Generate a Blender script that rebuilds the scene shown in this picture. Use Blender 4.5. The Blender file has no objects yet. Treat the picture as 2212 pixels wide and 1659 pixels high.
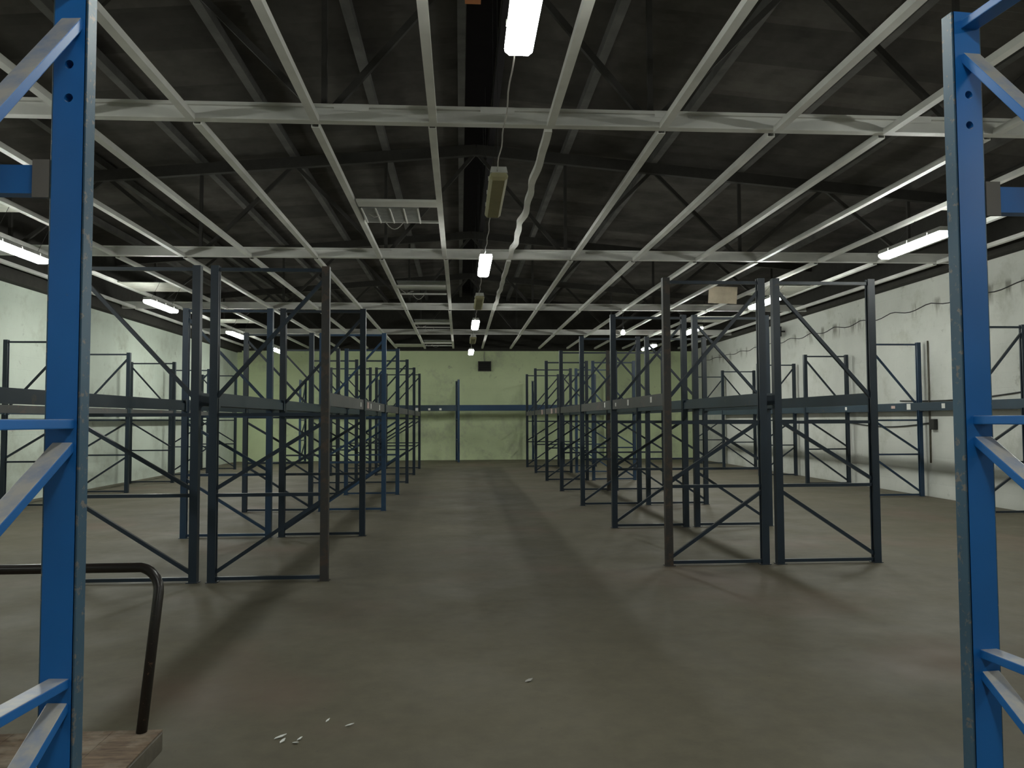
import bpy, bmesh, math, random
from mathutils import Vector, Matrix
random.seed(7)
scn = bpy.context.scene
COL = scn.collection

# ------------------------------------------------------------------ camera
F = 1700.0                       # focal length in pixels of a 2212 x 1659 frame
CX, CY = 1106.0, 829.5
VX, VY = 994.0, 908.0            # where the hall's long axis vanishes
ROLL = math.radians(-0.25)
EYE = 1.5
d = Vector((VX - CX, -(VY - CY), -F)).normalized()
u = Vector((0, F, -(VY - CY))).normalized()
r = d.cross(u)
M = Matrix((r, d, u)).to_4x4()
cam_d = bpy.data.cameras.new('camera')
cam_d.sensor_fit = 'HORIZONTAL'; cam_d.sensor_width = 36.0
cam_d.lens = F / 2212.0 * 36.0
cam_d.clip_start = 0.05; cam_d.clip_end = 200
cam = bpy.data.objects.new('camera', cam_d)
COL.objects.link(cam)
cam.matrix_world = Matrix.Translation((0, 0, EYE)) @ M @ Matrix.Rotation(ROLL, 4, 'Z')
scn.camera = cam

# ------------------------------------------------------------------ world and exposure
LAMP = 86.0                      # radiance of a lit diffuser
world = bpy.data.worlds.new('world'); scn.world = world
world.use_nodes = True
world.node_tree.nodes['Background'].inputs[0].default_value = (0.5, 0.55, 0.6, 1)
world.node_tree.nodes['Background'].inputs[1].default_value = 0.02
scn.view_settings.view_transform = 'Standard'
scn.view_settings.look = 'None'
scn.view_settings.exposure = 0.0
scn.view_settings.gamma = 1.0
scn.view_settings.use_curve_mapping = False

scn.cycles.max_bounces = 4; scn.cycles.diffuse_bounces = 3; scn.cycles.glossy_bounces = 2
scn.cycles.use_light_tree = False; scn.cycles.transmission_bounces = 0; scn.cycles.volume_bounces = 0

# ------------------------------------------------------------------ materials
def new_mat(name):
    m = bpy.data.materials.new(name); m.use_nodes = True
    nt = m.node_tree; b = nt.nodes['Principled BSDF']
    return m, nt, b

def noise(nt, scale, detail=4, rough=0.6, stretch=None, loc=(0, 0, 0), obj=False):
    tc = nt.nodes.new('ShaderNodeTexCoord')
    mp = nt.nodes.new('ShaderNodeMapping')
    mp.inputs['Location'].default_value = loc
    if stretch: mp.inputs['Scale'].default_value = stretch
    if obj:
        nt.links.new(tc.outputs['Object'], mp.inputs[0])
    else:
        g = nt.nodes.new('ShaderNodeNewGeometry')
        nt.links.new(g.outputs['Position'], mp.inputs[0])
    n = nt.nodes.new('ShaderNodeTexNoise')
    n.inputs['Scale'].default_value = scale
    n.inputs['Detail'].default_value = detail
    n.inputs['Roughness'].default_value = rough
    nt.links.new(mp.outputs[0], n.inputs['Vector'])
    return n.outputs['Fac']

def ramp(nt, fac, stops):
    r_ = nt.nodes.new('ShaderNodeValToRGB')
    el = r_.color_ramp.elements
    while len(el) < len(stops): el.new(0.5)
    for e, (p, c) in zip(el, stops):
        e.position = p
        e.color = (c[0], c[1], c[2], 1) if isinstance(c, tuple) else (c, c, c, 1)
    nt.links.new(fac, r_.inputs[0])
    return r_.outputs[0]

def mix(nt, fac, a, b, mode='MIX'):
    m = nt.nodes.new('ShaderNodeMix'); m.data_type = 'RGBA'; m.blend_type = mode
    for sock, v in ((m.inputs[0], fac), (m.inputs[6], a), (m.inputs[7], b)):
        if isinstance(v, (int, float)): sock.default_value = v
        elif isinstance(v, tuple): sock.default_value = (v[0], v[1], v[2], 1)
        else: nt.links.new(v, sock)
    return m.outputs[2]

def math_n(nt, op, a, b=None):
    m = nt.nodes.new('ShaderNodeMath'); m.operation = op
    for sock, v in ((m.inputs[0], a), (m.inputs[1], b)):
        if v is None: continue
        if isinstance(v, (int, float)): sock.default_value = v
        else: nt.links.new(v, sock)
    return m.outputs[0]

def bump(nt, b, h, strength=0.3, dist=0.01):
    bp = nt.nodes.new('ShaderNodeBump')
    bp.inputs['Strength'].default_value = strength
    bp.inputs['Distance'].default_value = dist
    nt.links.new(h, bp.inputs['Height'])
    nt.links.new(bp.outputs[0], b.inputs['Normal'])

def paint(name, base, worn, amount=0.60, rough=0.42, dust=None, dust_amt=0.8, scale=9, metal=0.0):
    """coat of paint with chipped or rusty spots and, where asked, dust lying on upward faces"""
    m, nt, b = new_mat(name)
    tint = ramp(nt, noise(nt, 1.3, 3), [(0.3, tuple(c * 0.8 for c in base)), (0.75, tuple(min(1, c * 1.2) for c in base))])
    chip = ramp(nt, noise(nt, scale, 6, 0.7), [(amount, 0.0), (min(1, amount + 0.06), 1.0)])
    c = mix(nt, chip, tint, worn)
    if dust:
        g = nt.nodes.new('ShaderNodeNewGeometry')
        sx = nt.nodes.new('ShaderNodeSeparateXYZ'); nt.links.new(g.outputs['Normal'], sx.inputs[0])
        up = ramp(nt, sx.outputs['Z'], [(0.25, 0.0), (0.55, 1.0)])
        patch = ramp(nt, noise(nt, 14, 4, loc=(3, 1, 2)), [(0.25, 0.45), (0.6, 1.0)])
        f = math_n(nt, 'MULTIPLY', math_n(nt, 'MULTIPLY', up, patch), dust_amt)
        c = mix(nt, f, c, dust)
    nt.links.new(c, b.inputs['Base Color'])
    b.inputs['Roughness'].default_value = rough
    b.inputs['Metallic'].default_value = metal
    return m

def plain(name, col, rough=0.6, metal=0.0, var=0.15, scale=6):
    m, nt, b = new_mat(name)
    c = ramp(nt, noise(nt, scale, 4), [(0.3, tuple(x * (1 - var) for x in col)), (0.7, tuple(min(1, x * (1 + var)) for x in col))])
    nt.links.new(c, b.inputs['Base Color'])
    b.inputs['Roughness'].default_value = rough
    b.inputs['Metallic'].default_value = metal
    return m

def emitter(name, col, strength):
    m, nt, b = new_mat(name)
    b.inputs['Base Color'].default_value = (0.8, 0.8, 0.8, 1)
    b.inputs['Emission Color'].default_value = (*col, 1)
    b.inputs['Emission Strength'].default_value = strength
    return m

def floor_mat():
    m, nt, b = new_mat('concrete_floor')
    base = ramp(nt, noise(nt, 0.35, 5, 0.65), [(0.3, (0.100, 0.087, 0.056)), (0.7, (0.142, 0.125, 0.084))])
    fine = ramp(nt, noise(nt, 7, 6, 0.7), [(0.25, 0.80), (0.75, 1.12)])
    c = mix(nt, 1.0, base, fine, 'MULTIPLY')
    # reddish worn patches and dark tyre smears
    red = ramp(nt, noise(nt, 0.5, 3, 0.5, loc=(4.2, 1.7, 0)), [(0.56, 0.0), (0.72, 0.55)])
    c = mix(nt, red, c, (0.165, 0.108, 0.080))
    smear = ramp(nt, noise(nt, 0.9, 5, 0.7, stretch=(1.6, 0.3, 1)), [(0.55, 0.0), (0.75, 0.4)])
    c = mix(nt, smear, c, (0.085, 0.078, 0.058))
    specks = ramp(nt, noise(nt, 22, 2, 0.5), [(0.74, 0.0), (0.78, 0.7)])
    c = mix(nt, specks, c, (0.07, 0.06, 0.05))
    nt.links.new(c, b.inputs['Base Color'])
    rr = ramp(nt, noise(nt, 1.2, 4), [(0.3, 0.55), (0.7, 0.78)])
    nt.links.new(rr, b.inputs['Roughness'])
    bump(nt, b, noise(nt, 30, 4), 0.15, 0.004)
    return m

def wall_mat(name, drips, seed, lo=(0.59, 0.65, 0.56), hi=(0.73, 0.80, 0.70)):
    m, nt, b = new_mat(name)
    base = ramp(nt, noise(nt, 0.5, 5, 0.6, loc=seed), [(0.3, lo), (0.7, hi)])
    blot = ramp(nt, noise(nt, 0.9, 6, 0.72, loc=(2 + seed[0], 5, 1)), [(0.52, 0.0), (0.74, 0.6)])
    c = mix(nt, blot, base, (0.36, 0.37, 0.28))
    mould = ramp(nt, noise(nt, 2.6, 6, 0.75, loc=(seed[0], 1, 6)), [(0.62, 0.0), (0.74, 0.6)])
    c = mix(nt, mould, c, (0.19, 0.19, 0.14))
    g = nt.nodes.new('ShaderNodeNewGeometry')
    sx = nt.nodes.new('ShaderNodeSeparateXYZ'); nt.links.new(g.outputs['Position'], sx.inputs[0])
    if drips:
        # short runs of old roof water below the cable near the wall head
        band = nt.nodes.new('ShaderNodeMapRange')
        nt.links.new(sx.outputs['Z'], band.inputs[0])
        band.inputs[1].default_value = 3.40; band.inputs[2].default_value = 3.62
        top = nt.nodes.new('ShaderNodeMapRange')
        nt.links.new(sx.outputs['Z'], top.inputs[0])
        top.inputs[1].default_value = 3.82; top.inputs[2].default_value = 3.74
        drip = ramp(nt, noise(nt, 3.4, 4, 0.6, stretch=(1, 1, 0.22)), [(0.54, 0.0), (0.64, 0.8)])
        f = math_n(nt, 'MULTIPLY', math_n(nt, 'MULTIPLY', drip, band.outputs[0]), top.outputs[0])
        c = mix(nt, f, c, (0.20, 0.19, 0.15))
    nt.links.new(c, b.inputs['Base Color'])
    b.inputs['Roughness'].default_value = 0.8
    # courses of painted block work, shallow
    along = math_n(nt, 'ADD', sx.outputs['X'], sx.outputs['Y'])
    cv = nt.nodes.new('ShaderNodeCombineXYZ')
    nt.links.new(along, cv.inputs[0]); nt.links.new(sx.outputs['Z'], cv.inputs[1])
    br = nt.nodes.new('ShaderNodeTexBrick')
    br.inputs['Scale'].default_value = 1.0
    br.inputs['Brick Width'].default_value = 0.5; br.inputs['Row Height'].default_value = 0.25
    br.inputs['Mortar Size'].default_value = 0.008; br.inputs['Mortar Smooth'].default_value = 0.6
    nt.links.new(cv.outputs[0], br.inputs['Vector'])
    h = math_n(nt, 'ADD', math_n(nt, 'MULTIPLY', br.outputs['Fac'], -0.6), noise(nt, 12, 5))
    bump(nt, b, h, 0.25, 0.012)
    return m

def wood_mat():
    m, nt, b = new_mat('worn_plywood')
    grain = ramp(nt, noise(nt, 6, 6, 0.7, stretch=(1, 6, 1)), [(0.3, (0.07, 0.042, 0.026)), (0.7, (0.26, 0.18, 0.115))])
    wear = ramp(nt, noise(nt, 5, 4, 0.6, loc=(7, 0, 0)), [(0.5, 0.0), (0.7, 0.8)])
    c = mix(nt, wear, grain, (0.36, 0.31, 0.24))
    nt.links.new(c, b.inputs['Base Color']); b.inputs['Roughness'].default_value = 0.75
    bump(nt, b, noise(nt, 20, 4), 0.3, 0.004)
    return m

MAT = {
    'floor': floor_mat(), 'wall': wall_mat('grimy_white_wall_paint', False, (0, 0, 0)), 'wall_r': wall_mat('streaked_white_wall_paint', True, (3, 2, 0), (0.60, 0.61, 0.56), (0.75, 0.755, 0.70)),
    'wall_f': wall_mat('pale_green_wall_paint', False, (9, 4, 2), (0.66, 0.76, 0.46), (0.80, 0.90, 0.56)), 'wood': wood_mat(),
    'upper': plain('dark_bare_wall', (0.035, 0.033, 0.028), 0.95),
    'roof': plain('weathered_roof_sheet', (0.085, 0.078, 0.070), 0.95, var=0.35, scale=1.5),
    'rafter': plain('dark_rafter_steel', (0.040, 0.037, 0.033), 0.8),
    'purlin': plain('grey_purlin_steel', (0.10, 0.096, 0.09), 0.85, var=0.35, scale=2),
    'ridge': plain('blackened_ridge', (0.02, 0.016, 0.02), 0.95),
    'batten': paint('light_grey_ceiling_steel', (0.78, 0.77, 0.73), (0.36, 0.27, 0.17), 0.72, 0.42, scale=5),
    'near_blue': paint('bright_blue_rack_paint', (0.012, 0.145, 0.46), (0.17, 0.15, 0.14), 0.68, 0.38,
                       dust=(0.46, 0.44, 0.41), dust_amt=1.0, scale=16),
    'near_edge': paint('scuffed_blue_rack_paint', (0.055, 0.115, 0.175), (0.20, 0.185, 0.17), 0.56, 0.4, scale=34),
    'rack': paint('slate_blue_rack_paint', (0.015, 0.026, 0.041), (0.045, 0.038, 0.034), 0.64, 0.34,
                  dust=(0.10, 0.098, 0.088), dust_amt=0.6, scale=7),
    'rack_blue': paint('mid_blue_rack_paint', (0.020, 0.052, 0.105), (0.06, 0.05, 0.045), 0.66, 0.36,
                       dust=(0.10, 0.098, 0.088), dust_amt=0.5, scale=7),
    'rack_rust': paint('rusted_rack_paint', (0.034, 0.031, 0.029), (0.062, 0.043, 0.032), 0.52, 0.5, scale=10),
    'beam': paint('blue_grey_beam_paint', (0.034, 0.055, 0.076), (0.085, 0.075, 0.066), 0.62, 0.36,
                  dust=(0.2, 0.19, 0.17), dust_amt=0.7, scale=5),
    'beam_dusty': paint('dusty_beam_paint', (0.085, 0.085, 0.084), (0.13, 0.10, 0.09), 0.56, 0.5,
                  dust=(0.2, 0.19, 0.17), dust_amt=0.7, scale=4),
    'bracket': paint('dusty_beam_connector', (0.14, 0.125, 0.11), (0.10, 0.07, 0.05), 0.6, 0.6, scale=12),
    'sticker': plain('paper_sticker', (0.78, 0.77, 0.72), 0.7, var=0.08),
    'pink_sticker': plain('faded_sticker', (0.50, 0.36, 0.32), 0.7, var=0.15),
    'lamp_body': plain('lamp_housing', (0.55, 0.55, 0.52), 0.5),
    'lit': emitter('lit_diffuser', (0.96, 1.0, 0.94), LAMP), 'lit_weak': emitter('aged_lit_diffuser', (0.96, 1.0, 0.94), LAMP * 0.45),
    'bulb': emitter('lit_bulb', (0.97, 1.0, 0.95), LAMP),
    'unlit': plain('yellowed_diffuser', (0.36, 0.33, 0.19), 0.5, var=0.1),
    'wire': plain('pale_cable', (0.42, 0.40, 0.37), 0.6),
    'dark_wire': plain('dark_cable', (0.03, 0.03, 0.03), 0.6),
    'tile': plain('old_ceiling_board', (0.62, 0.62, 0.55), 0.85, var=0.12),
    'brown_tile': plain('stained_ceiling_board', (0.42, 0.36, 0.27), 0.9, var=0.2, scale=3),
    'troffer': plain('prismatic_panel', (0.27, 0.275, 0.27), 0.4, var=0.25, scale=9),
    'handle': paint('black_handle_paint', (0.018, 0.014, 0.012), (0.17, 0.10, 0.06), 0.62, 0.3, scale=30),
    'rubber': plain('black_rubber', (0.02, 0.02, 0.02), 0.8),
    'steel_edge': plain('worn_edge_steel', (0.12, 0.105, 0.08), 0.55, var=0.3, scale=12),
    'vent': plain('dark_vent', (0.035, 0.033, 0.028), 0.6),
    'orange': plain('rusty_orange_steel', (0.55, 0.20, 0.07), 0.7),
    'paper': plain('torn_white_paper', (0.85, 0.85, 0.82), 0.5, var=0.05),
    'dark': plain('black_box', (0.02, 0.02, 0.02), 0.6),
}

_nt = MAT['roof'].node_tree; _b = _nt.nodes['Principled BSDF']
_src = _b.inputs['Base Color'].links[0].from_socket
_oi = _nt.nodes.new('ShaderNodeObjectInfo')
_nt.links.new(mix(_nt, 1.0, _src, ramp(_nt, _oi.outputs['Random'], [(0.0, 0.72), (1.0, 1.25)]), 'MULTIPLY'), _b.inputs['Base Color'])

# ------------------------------------------------------------------ mesh helpers
class MB:
    def __init__(s): s.v = []; s.f = []
    def box(s, x0, x1, y0, y1, z0, z1):
        n = len(s.v)
        s.v += [(x0, y0, z0), (x1, y0, z0), (x1, y1, z0), (x0, y1, z0), (x0, y0, z1), (x1, y0, z1), (x1, y1, z1), (x0, y1, z1)]
        s.f += [tuple(n + i for i in q) for q in ((0, 3, 2, 1), (4, 5, 6, 7), (0, 1, 5, 4), (1, 2, 6, 5), (2, 3, 7, 6), (3, 0, 4, 7))]
        return s
    def bar(s, a, b, w, h, up=(0, 0, 1)):
        """square bar from a to b, w across, h along up"""
        a = Vector(a); b = Vector(b); t = (b - a).normalized(); up = Vector(up)
        side = t.cross(up).normalized(); nn = side.cross(t).normalized()
        n = len(s.v)
        for p in (a, b):
            for i, j in ((-1, -1), (1, -1), (1, 1), (-1, 1)):
                s.v.append(tuple(p + side * (i * w / 2) + nn * (j * h / 2)))
        s.f += [tuple(n + i for i in q) for q in ((3, 2, 1, 0), (4, 5, 6, 7), (0, 1, 5, 4), (1, 2, 6, 5), (2, 3, 7, 6), (3, 0, 4, 7))]
        return s
    def prism(s, outline, z0, z1):
        """outline in x, y (counter clockwise) drawn up from z0 to z1"""
        n = len(s.v); k = len(outline)
        s.v += [(x, y, z0) for x, y in outline] + [(x, y, z1) for x, y in outline]
        s.f.append(tuple(n + i for i in reversed(range(k)))); s.f.append(tuple(n + k + i for i in range(k)))
        for i in range(k):
            j = (i + 1) % k
            s.f.append((n + i, n + j, n + k + j, n + k + i))
        return s
    def tube(s, pts, rad, seg=8, closed=False):
        pts = [Vector(p) for p in pts]; k = len(pts); n0 = len(s.v)
        ref = Vector((0.31, 0.17, 0.93)).normalized()
        for i, p in enumerate(pts):
            t = (pts[min(i + 1, k - 1)] - pts[max(i - 1, 0)]).normalized()
            a = t.cross(ref)
            if a.length < 0.05: a = t.cross(Vector((1, 0, 0)))
            a.normalize(); b = t.cross(a)
            for j in range(seg):
                th = 2 * math.pi * j / seg
                s.v.append(tuple(p + a * (rad * math.cos(th)) + b * (rad * math.sin(th))))
        for i in range(k - 1):
            for j in range(seg):
                j2 = (j + 1) % seg
                s.f.append((n0 + i * seg + j, n0 + i * seg + j2, n0 + (i + 1) * seg + j2, n0 + (i + 1) * seg + j))
        s.f.append(tuple(n0 + j for j in reversed(range(seg)))); s.f.append(tuple(n0 + (k - 1) * seg + j for j in range(seg)))
        return s
    def mesh(s, name, mat, smooth=False, bevel=0.0):
        me = bpy.data.meshes.new(name)
        me.from_pydata(s.v, [], s.f)
        bm = bmesh.new(); bm.from_mesh(me)
        bmesh.ops.recalc_face_normals(bm, faces=bm.faces)
        if bevel:
            bmesh.ops.bevel(bm, geom=bm.edges[:], offset=bevel, segments=2, affect='EDGES', profile=0.6, clamp_overlap=True)
        bm.to_mesh(me); bm.free()
        me.materials.append(MAT[mat])
        if smooth:
            for p in me.polygons: p.use_smooth = True
        me.update()
        return me

def link(name, data, parent=None, loc=(0, 0, 0), rz=0.0, scale=None):
    o = bpy.data.objects.new(name, data); COL.objects.link(o)
    o.location = loc; o.rotation_euler = (0, 0, rz)
    if scale: o.scale = scale
    if parent: o.parent = parent
    return o
def build(name, mb, mat, parent=None, loc=(0, 0, 0), rz=0.0, smooth=False, bevel=0.0):
    return link(name, mb.mesh(name, mat, smooth, bevel), parent, loc, rz)
def tag(o, label=None, cat=None, group=None, kind=None):
    if label: o['label'] = label
    if cat: o['category'] = cat
    if group: o['group'] = group
    if kind: o['kind'] = kind
    return o
def empty(name, loc=(0, 0, 0), rz=0.0, parent=None): return link(name, None, parent, loc, rz)

# ------------------------------------------------------------------ the shell
XL, XR, Y0, Y1 = -8.35, 9.03, -6.0, 30.1
RIDGE, ZR, SLOPE = 0.28, 6.24, 0.088          # ridge line, rafter top at the ridge, fall per metre
GRID = EYE + 2.74                             # underside of the old ceiling grid
def zroof(x): return ZR - SLOPE * abs(x - RIDGE)

fl = build('floor', MB().box(XL - 0.3, XR + 0.3, Y0 - 0.3, Y1 + 0.3, -0.2, 0.0), 'floor')
tag(fl, 'bare olive grey concrete warehouse floor', kind='structure')
WH = 4.08
def wall(name, mb, mb_up, mb_ledge, label):
    w = build(name, mb, {'wall_right': 'wall_r', 'wall_back': 'wall_f'}.get(name, 'wall')); tag(w, label, kind='structure')
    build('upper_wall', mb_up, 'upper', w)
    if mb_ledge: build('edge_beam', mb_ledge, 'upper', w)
wall('wall_left', MB().box(XL - 0.3, XL, Y0 - 0.3, Y1 + 0.3, 0, WH), MB().box(XL - 0.3, XL - 0.004, Y0 - 0.3, Y1 + 0.3, WH, 5.6),
     MB().box(XL - 0.002, XL + 0.16, Y0, Y1, WH + 0.02, WH + 0.34), 'grimy white painted side wall behind the trolley side racks')
wall('wall_right', MB().box(XR, XR + 0.3, Y0 - 0.3, Y1 + 0.3, 0, WH + 0.12), MB().box(XR + 0.004, XR + 0.3, Y0 - 0.3, Y1 + 0.3, WH + 0.12, 5.6),
     MB().box(XR - 0.16, XR + 0.002, Y0, Y1, WH + 0.14, WH + 0.38), 'stained white painted side wall carrying loose cables')
wall('wall_back', MB().box(XL, XR, Y1, Y1 + 0.3, 0, WH + 0.08), MB().box(XL, XR, Y1 + 0.004, Y1 + 0.3, WH + 0.08, 6.6),
     MB().box(XL, XR, Y1 - 0.06, Y1 + 0.002, WH + 0.10, WH + 0.30), 'pale green far end wall with a dark vent box')
wall('wall_front', MB().box(XL, XR, Y0 - 0.3, Y0, 0, WH + 0.08), MB().box(XL, XR, Y0 - 0.3, Y0 - 0.004, WH + 0.08, 6.6), None,
     'white end wall behind the viewer')

# ------------------------------------------------------------------ roof: corrugated sheets, purlins, ridge
roof = empty('roof'); tag(roof, 'dark corrugated pitched roof above the open ceiling grid', kind='structure')
SL, SW = 3.05, 1.06
def sheet_mesh(sgn):
    mb = MB(); n = 29; th = math.atan(SLOPE)
    for side in (0, 1):
        for i in range(n):
            y = SW * i / (n - 1); zz = 0.022 * math.cos(2 * math.pi * i / 4.0) + (0.004 if side else 0)
            for s_ in (0.0, SL + 0.12):
                lift = 0.014 * (1 - s_ / SL)
                mb.v.append((sgn * s_ * math.cos(th), y, -s_ * math.sin(th) + zz - lift + 0.02))
    for side in (0, 1):
        o_ = side * 2 * n
        for i in range(n - 1):
            q = (o_ + 2 * i, o_ + 2 * i + 1, o_ + 2 * i + 3, o_ + 2 * i + 2)
            mb.f.append(q if side else q[::-1])
    return mb.mesh('roof_sheet', 'roof')
sheet = {1: sheet_mesh(1), -1: sheet_mesh(-1)}
for sgn in (1, -1):
    for i in range(3):
        x = RIDGE + sgn * (0.20 + i * SL * 0.99)
        for j in range(int((Y1 - Y0) / 1.0) + 1):
            link('roof_sheet', sheet[sgn], roof, (x, Y0 - 0.3 + j * 1.0, zroof(x) + 0.16 - 0.010 * i + random.uniform(-0.006, 0.006)))
build('ridge_cap', MB().box(RIDGE - 0.42, RIDGE + 0.42, Y0 - 0.3, Y1 + 0.3, ZR + 0.34, ZR + 0.38), 'ridge', roof)
for s in (-1, 1):
    build('ridge_purlin', MB().box(RIDGE + s * 0.26 - 0.05, RIDGE + s * 0.26 + 0.05, Y0, Y1, ZR, ZR + 0.16), 'purlin' if s < 0 else 'ridge', roof)
pm = MB().box(-0.055, 0.055, Y0, Y1, 0.0, 0.12).box(-0.055, 0.02, Y0, Y1, 0.115, 0.13).mesh('purlin', 'purlin')
for k in (1, 2, 3, 4, 5):
    for s in (-1, 1):
        x = RIDGE + s * 1.545 * k
        if x > XL and x < XR: link('purlin', pm, roof, (x, 0, zroof(x)))

# ------------------------------------------------------------------ trusses
TR = [-4.8, 1.2, 7.27, 13.38, 19.6, 25.2]
TNAME = ['roof truss behind the viewer', 'roof truss directly over the near blue racks', 'nearest roof truss in view crossing above the first lamp',
         'second roof truss in view', 'third roof truss in view', 'roof truss closest to the far end wall']
PP = 1.545
ZC = GRID + 0.02                               # underside of the bottom chord
for y, lab in zip(TR, TNAME):
    t = empty('roof_truss', (0, y, 0)); tag(t, lab + ', light grey bottom chord and dark rafters', kind='structure')
    # pale bottom chord: deep lower channel, dark slot, thin upper angle
    c = build('bottom_chord', MB().box(XL + 0.005, XR - 0.005, -0.035, 0.035, ZC, ZC + 0.105).box(XL + 0.005, XR - 0.005, -0.06, -0.035, ZC, ZC + 0.012), 'batten', t)
    build('chord_angle', MB().box(XL + 0.005, XR - 0.005, -0.045, 0.0, ZC + 0.135, ZC + 0.165).box(XL + 0.005, XR - 0.005, -0.008, 0.0, ZC + 0.10, ZC + 0.15), 'batten', t)
    for xg in (-7.1, -4.9, -1.0, 0.35, 2.0, 4.4, 7.0):
        build('gusset_plate', MB().box(xg - 0.16, xg + 0.16, -0.049, -0.046, ZC + 0.10, ZC + 0.165), 'batten', t)
    for s in (-1, 1):
        xe = XL if s < 0 else XR
        build('rafter', MB().bar((RIDGE, 0, ZR - 0.09), (xe, 0, zroof(xe) - 0.09), 0.10, 0.18), 'rafter', t)
        for k in (1, 3, 5):
            x = RIDGE + s * PP * k
            if XL < x < XR: build('truss_post', MB().bar((x, 0.06, ZC + 0.1), (x, 0.06, zroof(x) - 0.05), 0.05, 0.05, (0, 1, 0)), 'rafter', t)
        for a, b_ in ((0, 1), (2, 1), (2, 3), (4, 3), (4, 5)):
            xa, xb = RIDGE + s * PP * a, RIDGE + s * PP * b_
            if XL < xb < XR:
                build('truss_diagonal', MB().bar((xa, 0.06, zroof(xa) - 0.1), (xb, 0.06, ZC + 0.06), 0.06, 0.05, (0, 1, 0)), 'rafter', t)

# ------------------------------------------------------------------ ceiling grid
grid = empty('ceiling'); tag(grid, 'open grid of light grey ceiling battens without its panels', kind='structure')
BX = [-0.25 + 1.09 * k for k in range(-7, 9)]
spans = [(-5.9, -4.86), (-4.74, 1.14), (1.26, 7.21), (7.33, 13.32), (13.44, 19.54), (19.66, 25.14), (25.26, 30.03)]
BW, BH = 0.072, 0.06
bm_cache = {}
for x in BX:
    for (a, b_) in spans:
        if abs(x - 0.84) < 0.01 and a in (7.33, 13.44):
            n = 40; mb = MB(); amp = 0.75 if a < 8 else 0.4
            pts = []
            for i in range(n):
                q = i / (n - 1); env = math.sin(math.pi * q) ** 0.7
                dx = amp * env * (0.022 * math.sin(q * 19) + 0.016 * math.sin(q * 41 + 1))
                dz = -amp * env * (0.06 + 0.02 * math.sin(q * 24 + 2))
                pts.append((x + dx, a + (b_ - a) * q, GRID + BH / 2 + dz))
            k0 = 0
            for i, p in enumerate(pts):
                for dx, dz in ((-BW / 2, -BH / 2), (BW / 2, -BH / 2), (BW / 2, BH / 2), (-BW / 2, BH / 2)):
                    mb.v.append((p[0] + dx, p[1], p[2] + dz))
            for i in range(n - 1):
                for j in range(4):
                    mb.f.append((4 * i + j, 4 * i + (j + 1) % 4, 4 * i + 4 + (j + 1) % 4, 4 * i + 4 + j))
            mb.f += [(3, 2, 1, 0), tuple(4 * (n - 1) + j for j in range(4))]
            build('batten', mb, 'batten', grid)
            continue
        key = (a, b_)
        if key not in bm_cache:
            L = b_ - a
            bm_cache[key] = MB().box(-BW / 2, BW / 2, 0, L, 0, 0.006).box(-BW / 2, -BW / 2 + 0.006, 0, L, 0.006, BH).box(BW / 2 - 0.006, BW / 2, 0, L, 0.006, BH).mesh('batten', 'batten')
        link('batten', bm_cache[key], grid, (x + random.uniform(-0.012, 0.012), a, GRID + random.uniform(-0.008, 0.008)))
# leftover boards between the battens over the side aisles
for (xa, xb, ya, yb) in ((-6.75, -5.75, 15.9, 17.0), (-6.75, -5.75, 21.6, 22.4), (6.33, 7.33, 15.8, 17.0), (6.33, 7.33, 20.6, 21.8), (-6.75, -5.75, 9.3, 10.6),
                         (6.33, 7.33, 9.0, 9.9), (-2.38, -1.38, 28.4, 29.5)):
    build('ceiling_board', MB().box(xa, xb, ya, yb, GRID + 0.012, GRID + 0.026), 'tile', grid)
hb = build('hanging_ceiling_board', MB().box(-0.31, 0.31, -0.01, 0.01, -0.36, 0.0), 'brown_tile', None, (5.62, 16.4, GRID + 0.10))
hb.rotation_euler = (math.radians(8), math.radians(1.5), 0)
tag(hb, 'brownish ceiling board hanging on edge below the grid above the right-hand double rack', 'board')

# old recessed light trays between two battens along the middle
TRAY_Y = [9.8, 16.05, 22.2, 27.9]
TRAY_L = ['old unlit ceiling light tray nearest the camera, with ribbed panel', 'second unlit ceiling light tray from the camera, with dangling wires',
          'third unlit ceiling light tray from the camera', 'unlit ceiling light tray nearest the far wall']
for i, (y, lab) in enumerate(zip(TRAY_Y, TRAY_L)):
    x0, x1 = -1.34 + 0.045, -0.25 - 0.045
    t = empty('ceiling_light_tray', (0, y, GRID)); tag(t, lab, 'light', 'old light trays in the ceiling grid')
    build('cross_strip', MB().box(x0, x1, 0, 0.26, 0.0, 0.03), 'batten', t)
    build('cross_strip', MB().box(x0, x1, 1.04, 1.07, 0.0, 0.03), 'batten', t)
    if i == 0:
        p = build('prismatic_panel', MB().box(x0 + 0.02, x1 - 0.24, 0.3, 1.02, -0.005, 0.015), 'troffer', t)
        for q in range(5):
            xx = x0 + 0.03 + q * (x1 - x0 - 0.28) / 4
            build('panel_rib', MB().box(xx - 0.008, xx + 0.008, 0.3, 1.02, -0.02, -0.004), 'batten', p)
    else:
        build('tray_pan', MB().box(x0, x1, 0.0, 1.05, 0.10, 0.12), 'troffer', t)
    pts = [(x0 + 0.25 + 0.30 * q / 8, 0.95, 0.02 - (0.14 if i < 3 else 0.07) * math.sin(math.pi * q / 8)) for q in range(9)]
    build('loose_wire', MB().tube(pts, 0.006, 6), 'wire', t, smooth=True)
    build('loose_wire', MB().tube([(x0 + 0.05, 0.55, 0.02), (x0 + 0.16, 0.6, -0.05), (x0 + 0.24, 0.7, 0.0), (x0 + 0.30, 0.75, 0.02)], 0.007, 6), 'wire', t, smooth=True)

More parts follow.
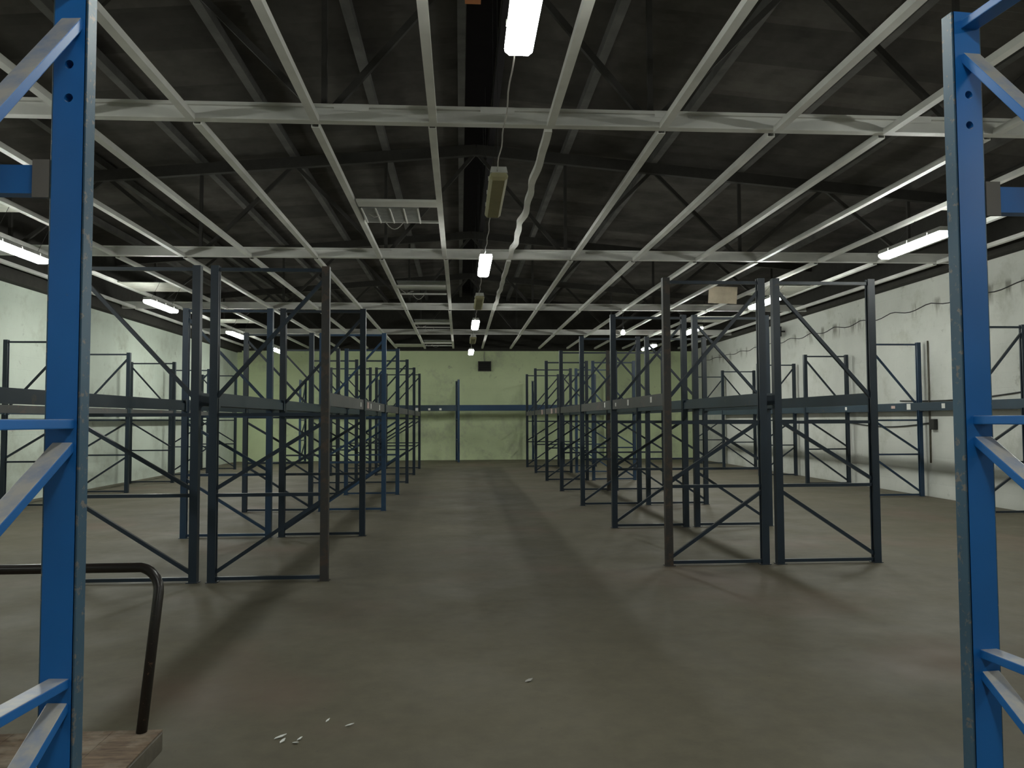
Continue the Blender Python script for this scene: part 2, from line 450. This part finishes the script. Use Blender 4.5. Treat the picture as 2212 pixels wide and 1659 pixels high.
# ------------------------------------------------------------------ lamps
def lamp_meshes():
    L, W = 1.42, 0.165
    body = MB().prism([(-W / 2, 0.0), (W / 2, 0.0), (W / 2 - 0.012, 0.055), (-W / 2 + 0.012, 0.055)], 0, L)
    # prism runs along z: turn it so that it runs along y
    body.v = [(x, z, y) for x, y, z in body.v]
    # wrap-round diffuser: shoulders lean up and out, belly below, tapered ends
    dif = MB(); prof = [(W / 2 - 0.014, 0.0), (W / 2 + 0.006, -0.024), (W / 2 + 0.002, -0.044), (W / 2 - 0.024, -0.066)]
    rings = []
    for y, k in ((0.004, 0.90), (0.035, 1.0), (L - 0.035, 1.0), (L - 0.004, 0.90)):
        ring = [(-x * k, y, z * (k if k == 1 else 0.62)) for x, z in prof] + [(x * k, y, z * (k if k == 1 else 0.62)) for x, z in reversed(prof)]
        rings.append(len(dif.v)); dif.v += ring
    for i in range(3):
        for j in range(8):
            j2 = (j + 1) % 8
            dif.f.append((rings[i] + j, rings[i] + j2, rings[i + 1] + j2, rings[i + 1] + j))
    dif.f += [tuple(rings[0] + j for j in range(8)), tuple(rings[3] + 7 - j for j in range(8))]
    clip = MB().box(-0.012, 0.012, 0, 0.012, -0.02, 0.02)
    return L, W, body.mesh('housing', 'lamp_body'), dif, clip.mesh('clip', 'lamp_body')
LL, LW, body_me, dif_mb, clip_me = lamp_meshes()
dif_lit = dif_mb.mesh('diffuser', 'lit'); dif_weak = dif_mb.mesh('diffuser', 'lit_weak'); dif_off = dif_mb.mesh('diffuser', 'unlit')
def lamp(x, y, z, lit, label, group, side=0):
    t = empty('fluorescent_lamp', (x, y, z)); tag(t, label, 'lamp', group)
    link('housing', body_me, t); link('diffuser', (dif_lit if side else dif_weak) if lit else dif_off, t)
    for yy in (0.25, 0.7, 1.15):
        for s in (-1, 1): link('clip', clip_me, t, (s * (LW / 2 - 0.004), yy, 0.02))
    for yy in (0.2, LL - 0.2):
        # the central lamps hang from the ridge, the side ones from the nearest batten
        tx, tz = (0.0, ZR - z) if side == 0 else ((-5.70 if side < 0 else 6.29) - x, GRID - 0.011 - z)
        build('suspension_wire', MB().tube([(0, yy, 0.05), (tx, yy, tz)], 0.003, 5), 'dark_wire', t)
    return t
ZL = EYE + 2.30
CLX = 0.36
words = ['cut by the top edge', 'first behind the near lit one', 'above the first central rack bays', 'between the two middle lit lamps',
         'halfway down the central aisle', 'between the last two lit lamps', 'closest to the far wall']
for i in range(-2, 7):
    y = (3.33, 7.2, 10.8, 14.45, 18.0, 21.6, 25.5)[i] if i >= 0 else 3.33 + 3.7 * i; lit = (i % 2 == 0 or i < 0)  # unseen lamp over the viewer is lit out of turn to brighten near posts
    if i < 0: lab = 'lit fluorescent lamp on the centre line, %s' % ('added unseen above the viewer as fill' if i == -1 else 'farther behind the viewer')
    else: lab = '%s fluorescent lamp on the centre line, %s' % ('lit white' if lit else 'dim yellowed unlit', words[i])
    lamp(CLX, y, ZL, lit, lab, 'lamps along the central aisle')
gaps = ['behind the near lit lamp', 'before the second lit lamp', 'beyond the second lit lamp', 'before the halfway lit lamp',
        'beyond the halfway lit lamp', 'before the last lamp at the far wall']
LYS = (3.33, 7.2, 10.8, 14.45, 18.0, 21.6, 25.5)
for i in range(6):
    ya, yb = LYS[i] + LL + 0.002, LYS[i + 1] - 0.002
    seg = [(CLX - 0.02 + 0.006 * math.sin(k * 1.3 + i), ya + (yb - ya) * k / 16, ZL + 0.012 - 0.05 * math.sin(math.pi * k / 16)) for k in range(17)]
    cab = build('lamp_cable', MB().tube(seg, 0.0055, 6), 'wire', None, smooth=True)
    tag(cab, 'thin pale cable on the centre line ' + gaps[i], 'cable', 'cables linking the central lamps')
near = ['nearest in view', 'second in view', 'third in view', 'closest to the far wall']
for side, x, nm, ys_ in ((-1, -5.88, 'left', (-0.8, 4.4, 10.05, 15.15, 20.4, 25.0)), (1, 5.94, 'right', (-1.2, 4.0, 9.18, 14.2, 19.1, 23.7))):
    for i, y in enumerate(ys_):
        lab = 'lit fluorescent lamp over the %s side aisle, %s' % (nm, near[i - 2] if i > 1 else ('beside the near racks', 'just outside the view')[i])
        lamp(x, y, ZL, True, lab, 'lamps over the side aisles', side=side)
for (x, y, z, lab) in ((4.11, 19.6, EYE + 2.20, 'small bare lit bulb hanging from a batten over the right double rack'),):
    t = empty('bare_bulb', (x, y, z)); tag(t, lab, 'bulb')
    me = bpy.data.meshes.new('bulb'); bm = bmesh.new(); bmesh.ops.create_uvsphere(bm, u_segments=14, v_segments=10, radius=0.055)
    for v in bm.verts:
        if v.co.z > 0: v.co.z *= 1.5; v.co.x *= 1 - 4.5 * max(0, v.co.z); v.co.y *= 1 - 4.5 * max(0, v.co.z)
    bm.to_mesh(me); bm.free(); me.materials.append(MAT['bulb'])
    link('bulb', me, t)
    build('socket', MB().tube([(0, 0, 0.07), (0, 0, 0.15)], 0.025, 10), 'dark', t)
    build('flex', MB().tube([(0, 0, 0.14), (0, 0, GRID - z)], 0.005, 6), 'dark_wire', t)

# ------------------------------------------------------------------ pallet racks
PW, PD, FH = 0.074, 0.072, 2.98          # upright: along the frame, along the row, height
def upright_mesh(mat, h=FH):
    """open steel channel: web outside (local -x), flanges, inward lips, foot plate"""
    t = 0.006; a, b_ = PW / 2, PD / 2; l = 0.024
    o = [(-a, -b_), (a, -b_), (a, -b_ + l), (a - t, -b_ + l), (a - t, -b_ + t), (-a + t, -b_ + t),
         (-a + t, b_ - t), (a - t, b_ - t), (a - t, b_ - l), (a, b_ - l), (a, b_), (-a, b_)]
    mb = MB().prism(o, 0.006, h)
    mb.box(-a - 0.012, a + 0.02, -b_ - 0.012, b_ + 0.012, 0.0, 0.006)
    return mb.mesh('post', mat)
UP = {m: upright_mesh(m) for m in ('rack', 'rack_blue', 'rack_rust')}
_br = {}
def brace_mesh(kind, w, z0, z1, mat):
    key = (kind, round(w, 3), round(z0, 3), round(z1, 3), mat)
    if key not in _br:
        mb = MB()
        if kind == 'h': mb.box(-w / 2, w / 2, -0.018, 0.018, z0 - 0.016, z0 + 0.016)
        else: mb.bar((-w / 2, 0, z0), (w / 2, 0, z1), 0.034, 0.034, (0, 1, 0))
        _br[key] = mb.mesh('brace', mat)
    return _br[key]
def rack_frame(parent, xc, yc, w, rise=1, mats=('rack', 'rack'), bmat='rack', hs=(0.035, 0.81, 1.54, 2.94), dg=None, rz=0.0):
    """a ladder frame standing across the row; rise=+1: diagonals climb towards local +x"""
    f = empty('upright_frame', (xc, yc, 0), rz, parent)
    link('post', UP[mats[0]], f, (-w / 2 + PW / 2, 0, 0))
    link('post', UP[mats[1]], f, (w / 2 - PW / 2, 0, 0), math.pi)
    iw = w - 2 * PW + 0.05
    for z in hs: link('horizontal_brace', brace_mesh('h', iw, z, z, bmat), f)
    for (z0, z1) in (dg or ((0.08, 0.76), (0.86, 1.49), (1.72, 2.86))):
        link('diagonal_brace', brace_mesh('d', iw, z0 if rise > 0 else z1, z1 if rise > 0 else z0, bmat), f, (0, 0.0, 0))
    return f
BZ0, BZ1 = 1.648, 1.776
_bm = {}
def beam(parent, a, b_, z0=BZ0, z1=BZ1, mat='beam', inner=1, name='load_beam'):
    """box beam with a step along the inner top edge, from point a to point b (x, y), with a hooked connector at each end"""
    a = Vector((a[0], a[1], 0)); b_ = Vector((b_[0], b_[1], 0)); L = round((b_ - a).length, 3); h = z1 - z0
    key = (L, round(h, 3), mat, inner)
    if key not in _bm:
        t = 0.022
        mb = MB().box(0.004, L - 0.004, -t, t, 0, h * 0.72)
        y0, y1 = (-t, 0.0) if inner > 0 else (0.0, t)
        mb.box(0.004, L - 0.004, y0, y1, h * 0.72, h)
        _bm[key] = mb.mesh('load_beam', mat)
        if ('c', round(h, 3)) not in _bm:
            _bm[('c', round(h, 3))] = MB().box(0.0, 0.005, -0.032, 0.032, -0.014, h + 0.012).box(0.0, 0.045, -0.036, -0.030, -0.014, h + 0.012).mesh('end_connector', 'bracket' if mat == 'near_blue' else mat)
    dv = b_ - a
    o = link(name, _bm[key], parent, (a.x, a.y, z0), math.atan2(dv.y, dv.x))
    cm = _bm[('c', round(h, 3))]
    link('end_connector', cm, o); c2 = link('end_connector', cm, o, (L, 0, 0)); c2.scale = (-1, 1, 1)
    return o
stick_me = MB().box(-0.045, 0.045, -0.0015, 0.0015, -0.04, 0.04).mesh('sticker', 'sticker')
stick_p = MB().box(-0.09, 0.09, -0.0015, 0.0015, -0.035, 0.035).mesh('sticker', 'pink_sticker')
def sticker(bo, x, z, side, me=None, s=1.0):
    o = link('sticker', me or stick_me, bo, (x, side * 0.0245, z)); o.scale = (s, 1, s)

def rack_row(label, x0, x1, ys, rise, group, beams_mat=('beam', 'beam'), rises=None, special=None, hs=None, beam_skip=(), bl=0.0):
    w = x1 - x0; xc = (x0 + x1) / 2
    root = empty('pallet_rack', (xc, ys[0], 0)); tag(root, label, 'rack', group)
    out = []
    for i, y in enumerate(ys):
        mats = ('rack', 'rack'); bm_ = 'rack'
        if special and i in special: mats, bm_ = special[i]
        rs = rises[i] if rises else rise
        rack_frame(root, 0, y - ys[0], w, rs, mats, bm_, hs or (0.035, 0.81, 1.54, 2.94))
    for i in range(len(ys) - 1):
        if i in beam_skip: continue
        ya, yb = ys[i] - ys[0] + PD / 2, ys[i + 1] - ys[0] - PD / 2
        lf = beam(root, (-w / 2 + PW / 2, ya), (-w / 2 + PW / 2, yb), mat=beams_mat[0], inner=-1)
        rt = beam(root, (w / 2 - PW / 2, ya), (w / 2 - PW / 2, yb), mat=beams_mat[1], inner=1)
        out.append((lf, rt))
    return root, out

LY = [7.6 + 2.88 * i for i in range(7)]
RY = [8.05 + 2.865 * i for i in range(7)]
G = 'dark blue pallet rack rows running down the hall'
HL = (0.035, 0.81, 1.565, 2.945); HR = (0.035, 0.81, 1.468, 2.935)
BL_, RS_ = (('rack_blue', 'rack_blue'), 'rack_blue'), (('rack', 'rack_rust'), 'rack')
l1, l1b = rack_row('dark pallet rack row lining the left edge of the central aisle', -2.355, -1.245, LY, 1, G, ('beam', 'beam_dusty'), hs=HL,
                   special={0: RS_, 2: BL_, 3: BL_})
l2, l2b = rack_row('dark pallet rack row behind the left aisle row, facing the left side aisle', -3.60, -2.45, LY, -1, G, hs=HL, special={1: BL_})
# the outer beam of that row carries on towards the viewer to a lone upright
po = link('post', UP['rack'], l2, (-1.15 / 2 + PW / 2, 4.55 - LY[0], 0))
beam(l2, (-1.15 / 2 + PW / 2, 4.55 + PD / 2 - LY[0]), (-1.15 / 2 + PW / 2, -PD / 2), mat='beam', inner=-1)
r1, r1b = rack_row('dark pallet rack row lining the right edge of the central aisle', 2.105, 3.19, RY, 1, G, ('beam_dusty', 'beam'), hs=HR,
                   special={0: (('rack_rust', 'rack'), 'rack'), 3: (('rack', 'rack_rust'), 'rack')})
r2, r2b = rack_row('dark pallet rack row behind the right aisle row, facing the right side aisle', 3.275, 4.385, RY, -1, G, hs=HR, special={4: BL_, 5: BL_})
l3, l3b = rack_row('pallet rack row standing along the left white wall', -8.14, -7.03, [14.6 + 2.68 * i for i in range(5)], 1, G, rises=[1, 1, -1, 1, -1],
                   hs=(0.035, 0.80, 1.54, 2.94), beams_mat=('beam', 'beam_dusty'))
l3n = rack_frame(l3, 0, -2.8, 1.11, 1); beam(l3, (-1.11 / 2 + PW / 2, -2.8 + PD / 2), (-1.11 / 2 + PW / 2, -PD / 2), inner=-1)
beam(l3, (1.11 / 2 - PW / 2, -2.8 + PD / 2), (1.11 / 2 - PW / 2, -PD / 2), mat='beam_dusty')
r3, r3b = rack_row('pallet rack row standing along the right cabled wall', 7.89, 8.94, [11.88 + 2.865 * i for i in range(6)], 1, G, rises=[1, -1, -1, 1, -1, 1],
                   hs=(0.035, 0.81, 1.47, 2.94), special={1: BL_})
r3n = rack_frame(r3, 0, -2.8, 1.05, 1); beam(r3, (-1.05 / 2 + PW / 2, -2.8 + PD / 2), (-1.05 / 2 + PW / 2, -PD / 2), inner=-1)
beam(r3, (1.05 / 2 - PW / 2, -2.8 + PD / 2), (1.05 / 2 - PW / 2, -PD / 2))
# stickers on the beams that face the aisles
for (bo, x, z, side, me, s) in ((r1b[0][0], 0.55, .075, 1, None, .8), (r1b[0][0], 1.75, .07, 1, None, .9), (r1b[0][0], 2.55, .06, 1, None, .6), (r1b[1][0], 0.5, .07, 1, None, .9),
                                (r1b[3][0], 0.7, .06, 1, stick_p, 1.4), (r1b[3][0], 1.5, .06, 1, stick_p, 1.6), (r1b[4][0], 0.8, .06, 1, stick_p, 1.8),
                                (l1b[0][1], 2.45, .06, -1, None, .7), (l1b[1][1], 0.35, .065, -1, stick_p, 1.2), (l1b[1][1], 0.7, .06, -1, None, .9),
                                (l1b[1][1], 1.9, .06, -1, None, 1.0), (r2b[0][0], 0.6, .06, 1, None, .9), (r2b[0][0], 1.7, .06, 1, None, 1.0),
                                (r3b[0][0], 0.5, .06, 1, None, 1.0), (r3b[0][0], 1.5, .06, 1, None, 1.3), (r3b[0][0], 2.0, .06, 1, stick_p, .7), (r3b[1][0], 0.9, .06, 1, None, .8)):
    sticker(bo, x, z, side, me, s)
# the row set crosswise against the far wall
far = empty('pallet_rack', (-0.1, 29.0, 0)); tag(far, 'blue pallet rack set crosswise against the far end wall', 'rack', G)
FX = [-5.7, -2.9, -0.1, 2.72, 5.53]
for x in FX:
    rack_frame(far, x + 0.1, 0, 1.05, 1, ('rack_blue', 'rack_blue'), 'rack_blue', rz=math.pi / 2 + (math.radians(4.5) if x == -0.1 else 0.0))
for xa, xb in zip(FX, FX[1:]):
    for yy, inn in ((-0.525 + PW / 2, 1), (0.525 - PW / 2, -1)):
        b__ = beam(far, (xa + 0.1 + PD / 2, yy), (xb + 0.1 - PD / 2, yy), 1.86, 2.06, mat='beam' if xa < -0.5 else 'rack_blue', inner=inn)
        if xa == -2.9 and yy < 0:
            for q, s_ in ((1.3, 1.3), (1.75, .9), (2.15, .9)): sticker(b__, q, 0.05, -1, None, s_)

# ------------------------------------------------------------------ near racks: blue frames either side of the viewer
NW, ND, NH = 0.086, 0.036, 2.755
def near_post(holes=True):
    """closed upright, broad face towards local -y with two bolt holes near its head"""
    mb = MB(); a = NW / 2; b_ = ND / 2
    zs = (2.40, 2.495); rad = 0.0125; seg = 16; hb_ = 0.034
    zcuts = [0.006]
    for z in zs: zcuts += [z - hb_, z + hb_]
    zcuts.append(NH)
    me = bpy.data.meshes.new('post'); bm = bmesh.new()
    def quad(*co): bm.faces.new([bm.verts.new(c) for c in co])
    zlast = 0.006
    for z in zs:
        quad((-a, -b_, zlast), (a, -b_, zlast), (a, -b_, z - hb_), (-a, -b_, z - hb_))
        ring = []; outer = []
        for i in range(seg):
            th = 2 * math.pi * i / seg; c, s = math.cos(th), math.sin(th)
            ring.append((rad * c, -b_, z + rad * s))
            k = 1 / max(abs(c), abs(s)); outer.append((a * c * k, -b_, z + hb_ * s * k))
        for i in range(seg):
            j = (i + 1) % seg
            quad(ring[i], outer[i], outer[j], ring[j])
            quad(ring[j], (ring[j][0], -b_ + 0.030, ring[j][2]), (ring[i][0], -b_ + 0.030, ring[i][2]), ring[i])
        bm.faces.new([bm.verts.new((p[0], -b_ + 0.030, p[2])) for p in ring])
        zlast = z + hb_
    quad((-a, -b_, zlast), (a, -b_, zlast), (a, -b_, NH), (-a, -b_, NH))
    quad((a, b_, 0.006), (-a, b_, 0.006), (-a, b_, NH), (a, b_, NH))
    quad((-a, -b_, NH), (a, -b_, NH), (a, b_, NH), (-a, b_, NH))
    bmesh.ops.remove_doubles(bm, verts=bm.verts, dist=1e-5)
    bmesh.ops.recalc_face_normals(bm, faces=bm.faces)
    bm.to_mesh(me); bm.free(); me.materials.append(MAT['near_blue'])
    # scuffed side cheeks with rolled edges, and the foot plate
    mb = MB()
    for s in (-1, 1):
        x0, x1 = sorted((s * a, s * (a + 0.006)))
        mb.box(x0, x1, -b_ + 0.003, b_ + 0.012, 0.006, NH)
    side = mb.mesh('side_cheek', 'near_edge', bevel=0.0015)
    foot = MB().box(-a - 0.02, a + 0.02, -b_ - 0.03, b_ + 0.03, 0, 0.006).mesh('foot_plate', 'near_edge')
    return me, side, foot
np_me, np_side, np_foot = near_post()
NDEP = 0.92
def near_frame(root, loc, rz):
    """frame lies along local y; local y=0 is the far post, -NDEP the near one"""
    f = empty('upright_frame', loc, rz, root)
    for y, turn in ((0.0, 0.0), (-NDEP, math.pi)):
        p = link('post', np_me, f, (0, y, 0), turn); p['label'] = 'blue upright with two bolt holes'
        link('side_cheek', np_side, f, (0, y, 0), turn); link('foot_plate', np_foot, f, (0, y, 0), turn)
    ya, yb = -ND / 2 + 0.002, -NDEP + ND / 2 - 0.002
    for z in (0.10, 0.80, 1.495, 2.715):
        build('horizontal_brace', MB().bar((0.008, ya, z), (0.008, yb, z), 0.056, 0.026), 'near_blue', f, bevel=0.003)
    for z0, z1 in ((2.615, 1.56), (1.435, 0.865), (0.74, 0.16)):
        build('diagonal_brace', MB().bar((0.008, ya, z0), (0.008, yb, z1), 0.056, 0.026), 'near_blue', f, bevel=0.003)
    return f
NB = 'bright blue racks either side of the viewer'
def near_rack(label, x, y, sgn):
    root = empty('pallet_rack', (x, y, 0)); tag(root, label, 'rack', NB)
    rz = -sgn * math.radians(-5.0)
    near_frame(root, (0, 0, 0), rz); near_frame(root, (sgn * 2.75, 0.0, 0), rz)
    z0, z1 = (2.135, 2.215)
    for yy in (0.022, ):
        a_, b_ = sorted((sgn * (NW / 2 + 0.008), sgn * (2.75 - NW / 2 - 0.008)))
        beam(root, (a_, yy), (b_, yy), z0, z1, mat='near_blue', inner=1)
    off = math.sin(math.radians(5.0)) * NDEP * sgn
    a_, b_ = sorted((sgn * (NW / 2 + 0.008) + off, sgn * (2.75 - NW / 2 - 0.008) + off))
    beam(root, (a_, -NDEP), (b_, -NDEP), z0, z1, mat='near_blue', inner=-1)
near_rack('bright blue rack in the foreground beside the black-handled trolley', -1.083, 2.24, -1)
near_rack('bright blue rack in the foreground on the right, its top end in view', 1.562, 2.30, 1)

# ------------------------------------------------------------------ platform trolley
tr = empty('platform_trolley', (-1.80, 3.10, 0)); tag(tr, 'platform trolley with worn wooden deck and black tube handle', 'trolley')
hx, hy, zt = 0.525, 0.47, 0.172
deck_w = 2 * hx - 0.02
for i in range(5):
    a = -hx + 0.01 + i * deck_w / 5
    build('deck_board', MB().box(a + 0.001, a + deck_w / 5 - 0.001, -hy + 0.01, hy - 0.01, zt - 0.022, zt), 'wood', tr)
fr = MB()
out = []
for cx_, cy_, a0 in ((hx - 0.05, hy - 0.05, 0), (-hx + 0.05, hy - 0.05, 90), (-hx + 0.05, -hy + 0.05, 180), (hx - 0.05, -hy + 0.05, 270)):
    for q in range(5):
        th = math.radians(a0 + q * 22.5); out.append((cx_ + 0.05 * math.cos(th), cy_ + 0.05 * math.sin(th)))
k = len(out); inn = [(x * 0.965, y * 0.972) for x, y in out]
for zz in (zt - 0.078, zt - 0.004):
    fr.v += [(x, y, zz) for x, y in out] + [(x, y, zz) for x, y in inn]
for i in range(k):
    j = (i + 1) % k
    fr.f += [(i, j, 2 * k + j, 2 * k + i), (k + j, k + i, 3 * k + i, 3 * k + j), (2 * k + i, 2 * k + j, 3 * k + j, 3 * k + i), (j, i, k + i, k + j)]
build('deck_frame', fr, 'steel_edge', tr)
hp = []
zt_h, lean, rr = 0.838, 0.20, 0.11
def lean_pt(x, z): return (x, hy - 0.035 + lean * (z - zt) / (zt_h - zt), z)
hp = [lean_pt(hx - 0.09, zt - 0.03), lean_pt(hx - 0.09, zt_h - rr)]
for q in range(1, 8):
    th = math.radians(90 * q / 8); hp.append(lean_pt(hx - 0.09 - rr + rr * math.cos(th), zt_h - rr + rr * math.sin(th)))
hp += [(-x, y, z) for x, y, z in reversed(hp)]
build('handle', MB().tube(hp, 0.0225, 14), 'handle', tr, smooth=True)
for s in (-1, 1):
    for yy in (-hy + 0.13, hy - 0.13):
        w = build('wheel', MB().tube([(-0.018, 0, 0), (0.018, 0, 0)], 0.038, 18), 'rubber', tr, (s * (hx - 0.1), yy, 0.0385))
        build('caster_fork', MB().box(-0.030, -0.022, -0.02, 0.02, 0.0, 0.055).box(0.022, 0.030, -0.02, 0.02, 0.0, 0.055).box(-0.030, 0.030, -0.03, 0.03, 0.05, 0.058), 'steel_edge', w)

# ------------------------------------------------------------------ things on the walls and the floor
v = empty('wall_vent', (0.93, Y1, 3.57)); tag(v, 'dark square vent box high on the far end wall', 'vent')
build('vent_frame', MB().box(-0.25, 0.25, -0.10, -0.002, -0.19, -0.155).box(-0.25, 0.25, -0.10, -0.002, 0.155, 0.19).box(-0.25, -0.215, -0.10, -0.002, -0.155, 0.155).box(0.215, 0.25, -0.10, -0.002, -0.155, 0.155), 'vent', v)
for q in range(7):
    build('louvre_blade', MB().bar((-0.215, -0.05, -0.132 + q * 0.044), (0.215, -0.05, -0.132 + q * 0.044), 0.035, 0.006, (0, -0.6, 0.8)), 'vent', v)
build('vent_back', MB().box(-0.22, 0.22, -0.02, -0.002, -0.16, 0.16), 'dark', v)
build('power_cable', MB().tube([(0.0, -0.03, 0.19), (-0.02, -0.03, 0.40), (0.0, -0.03, 0.56)], 0.012, 6), 'wire', v)
cv_ = build('conduit', MB().tube([(0, 0, 0.65), (0, 0, 3.0)], 0.016, 8), 'steel_edge', None, (XR - 0.018, 14.6, 0), smooth=True)
tag(cv_, 'thin vertical conduit pipe on the right white wall', 'pipe')
jb = empty('junction_box', (XR, 14.45, 1.39)); tag(jb, 'small dark junction box low on the right white wall', 'box')
build('box_body', MB().box(-0.07, -0.001, -0.08, 0.08, -0.10, 0.10), 'dark', jb, bevel=0.006)
build('box_lid', MB().box(-0.078, -0.07, -0.07, 0.07, -0.09, 0.09), 'vent', jb)
def wall_cable(name, pts, label, rad=0.010):
    o = build(name, MB().tube(pts, rad, 6), 'dark_wire', None, smooth=True); tag(o, label, 'cable'); return o
pts = []
for q in range(121):
    y = 8.0 + 21.5 * q / 120
    pts.append((XR - 0.014, y, 3.70 - 0.045 * abs(math.sin((y - 8) * math.pi / 1.3)) + 0.02 * math.sin(q * 0.9)))
wall_cable('wall_cable', pts, 'dark cable sagging along the head of the right white wall', 0.009)
pts = [(XR - 0.02, 11.6 + 4.0 * q / 24, 1.96 - 0.07 * math.sin(math.pi * q / 24) - 0.004 * q) for q in range(25)]
wall_cable('wall_cable', pts, 'dark loose cable drooping just above the beam of the right wall rack', 0.011)
pts = [(XR - 0.02, 14.55 + 3.2 * q / 24, 1.42 - 0.09 * math.sin(math.pi * q / 24)) for q in range(25)]
wall_cable('wall_cable', pts, 'dark loose cable looping from the junction box along the right wall', 0.012)
fd = empty('floodlight', (XR, 21.3, 3.94)); tag(fd, 'small dark floodlight mounted high on the right white wall', 'floodlight')
build('housing', MB().box(-0.30, -0.14, -0.12, 0.12, -0.15, 0.13), 'dark', fd, bevel=0.012)
build('bracket', MB().box(-0.16, -0.001, -0.02, 0.02, -0.02, 0.02), 'dark', fd)
orb = build('rusty_bracket', MB().box(-0.085, 0.085, -0.05, 0.05, 0, 0.012).box(-0.085, -0.073, -0.05, 0.05, 0.012, 0.10).box(0.073, 0.085, -0.05, 0.05, 0.012, 0.10), 'orange', None, (0.14, 8.2, EYE + 4.46))
tag(orb, 'small rusty orange bracket under the roof ridge', 'bracket')

SCR = [(-0.854, 3.870, .030, .010, 20, 'white triangular paper shard, leftmost on the floor'), (-0.832, 3.820, .017, .010, 40, 'tiny white paper shard just in front of the triangular one'),
       (-0.767, 3.794, .022, .008, -50, 'narrow slanted white paper shard on the floor'), (-0.757, 3.838, .013, .010, 10, 'tiny white paper crumb behind the slanted shard'),
       (-0.546, 3.991, .022, .008, -5, 'thin white paper shard lying apart to the right of the others'), (-0.663, 4.059, .012, .007, 30, 'faint paper crumb farthest from the camera among the shards'),
       (0.392, 4.584, .026, .018, 10, 'pale paper scrap alone in the middle of the floor')]
for x, y, a, b_, rot, lab in SCR:
    mb = MB().prism([(-a, -b_ * 0.6), (a * 0.2, -b_), (a, b_ * 0.5), (a * 0.1, b_), (-a * 0.7, b_ * 0.5)], 0.0005, 0.003)
    mb.v = [(px_, py_, pz + 0.006 * (px_ / a + 1) * (1 if pz > .002 else 0.9)) for px_, py_, pz in mb.v]
    o = build('paper_scrap', mb, 'paper' if x < 0 else 'wire', None, (x, y, 0), math.radians(rot)); tag(o, lab, 'paper scrap', 'paper scraps on the floor')
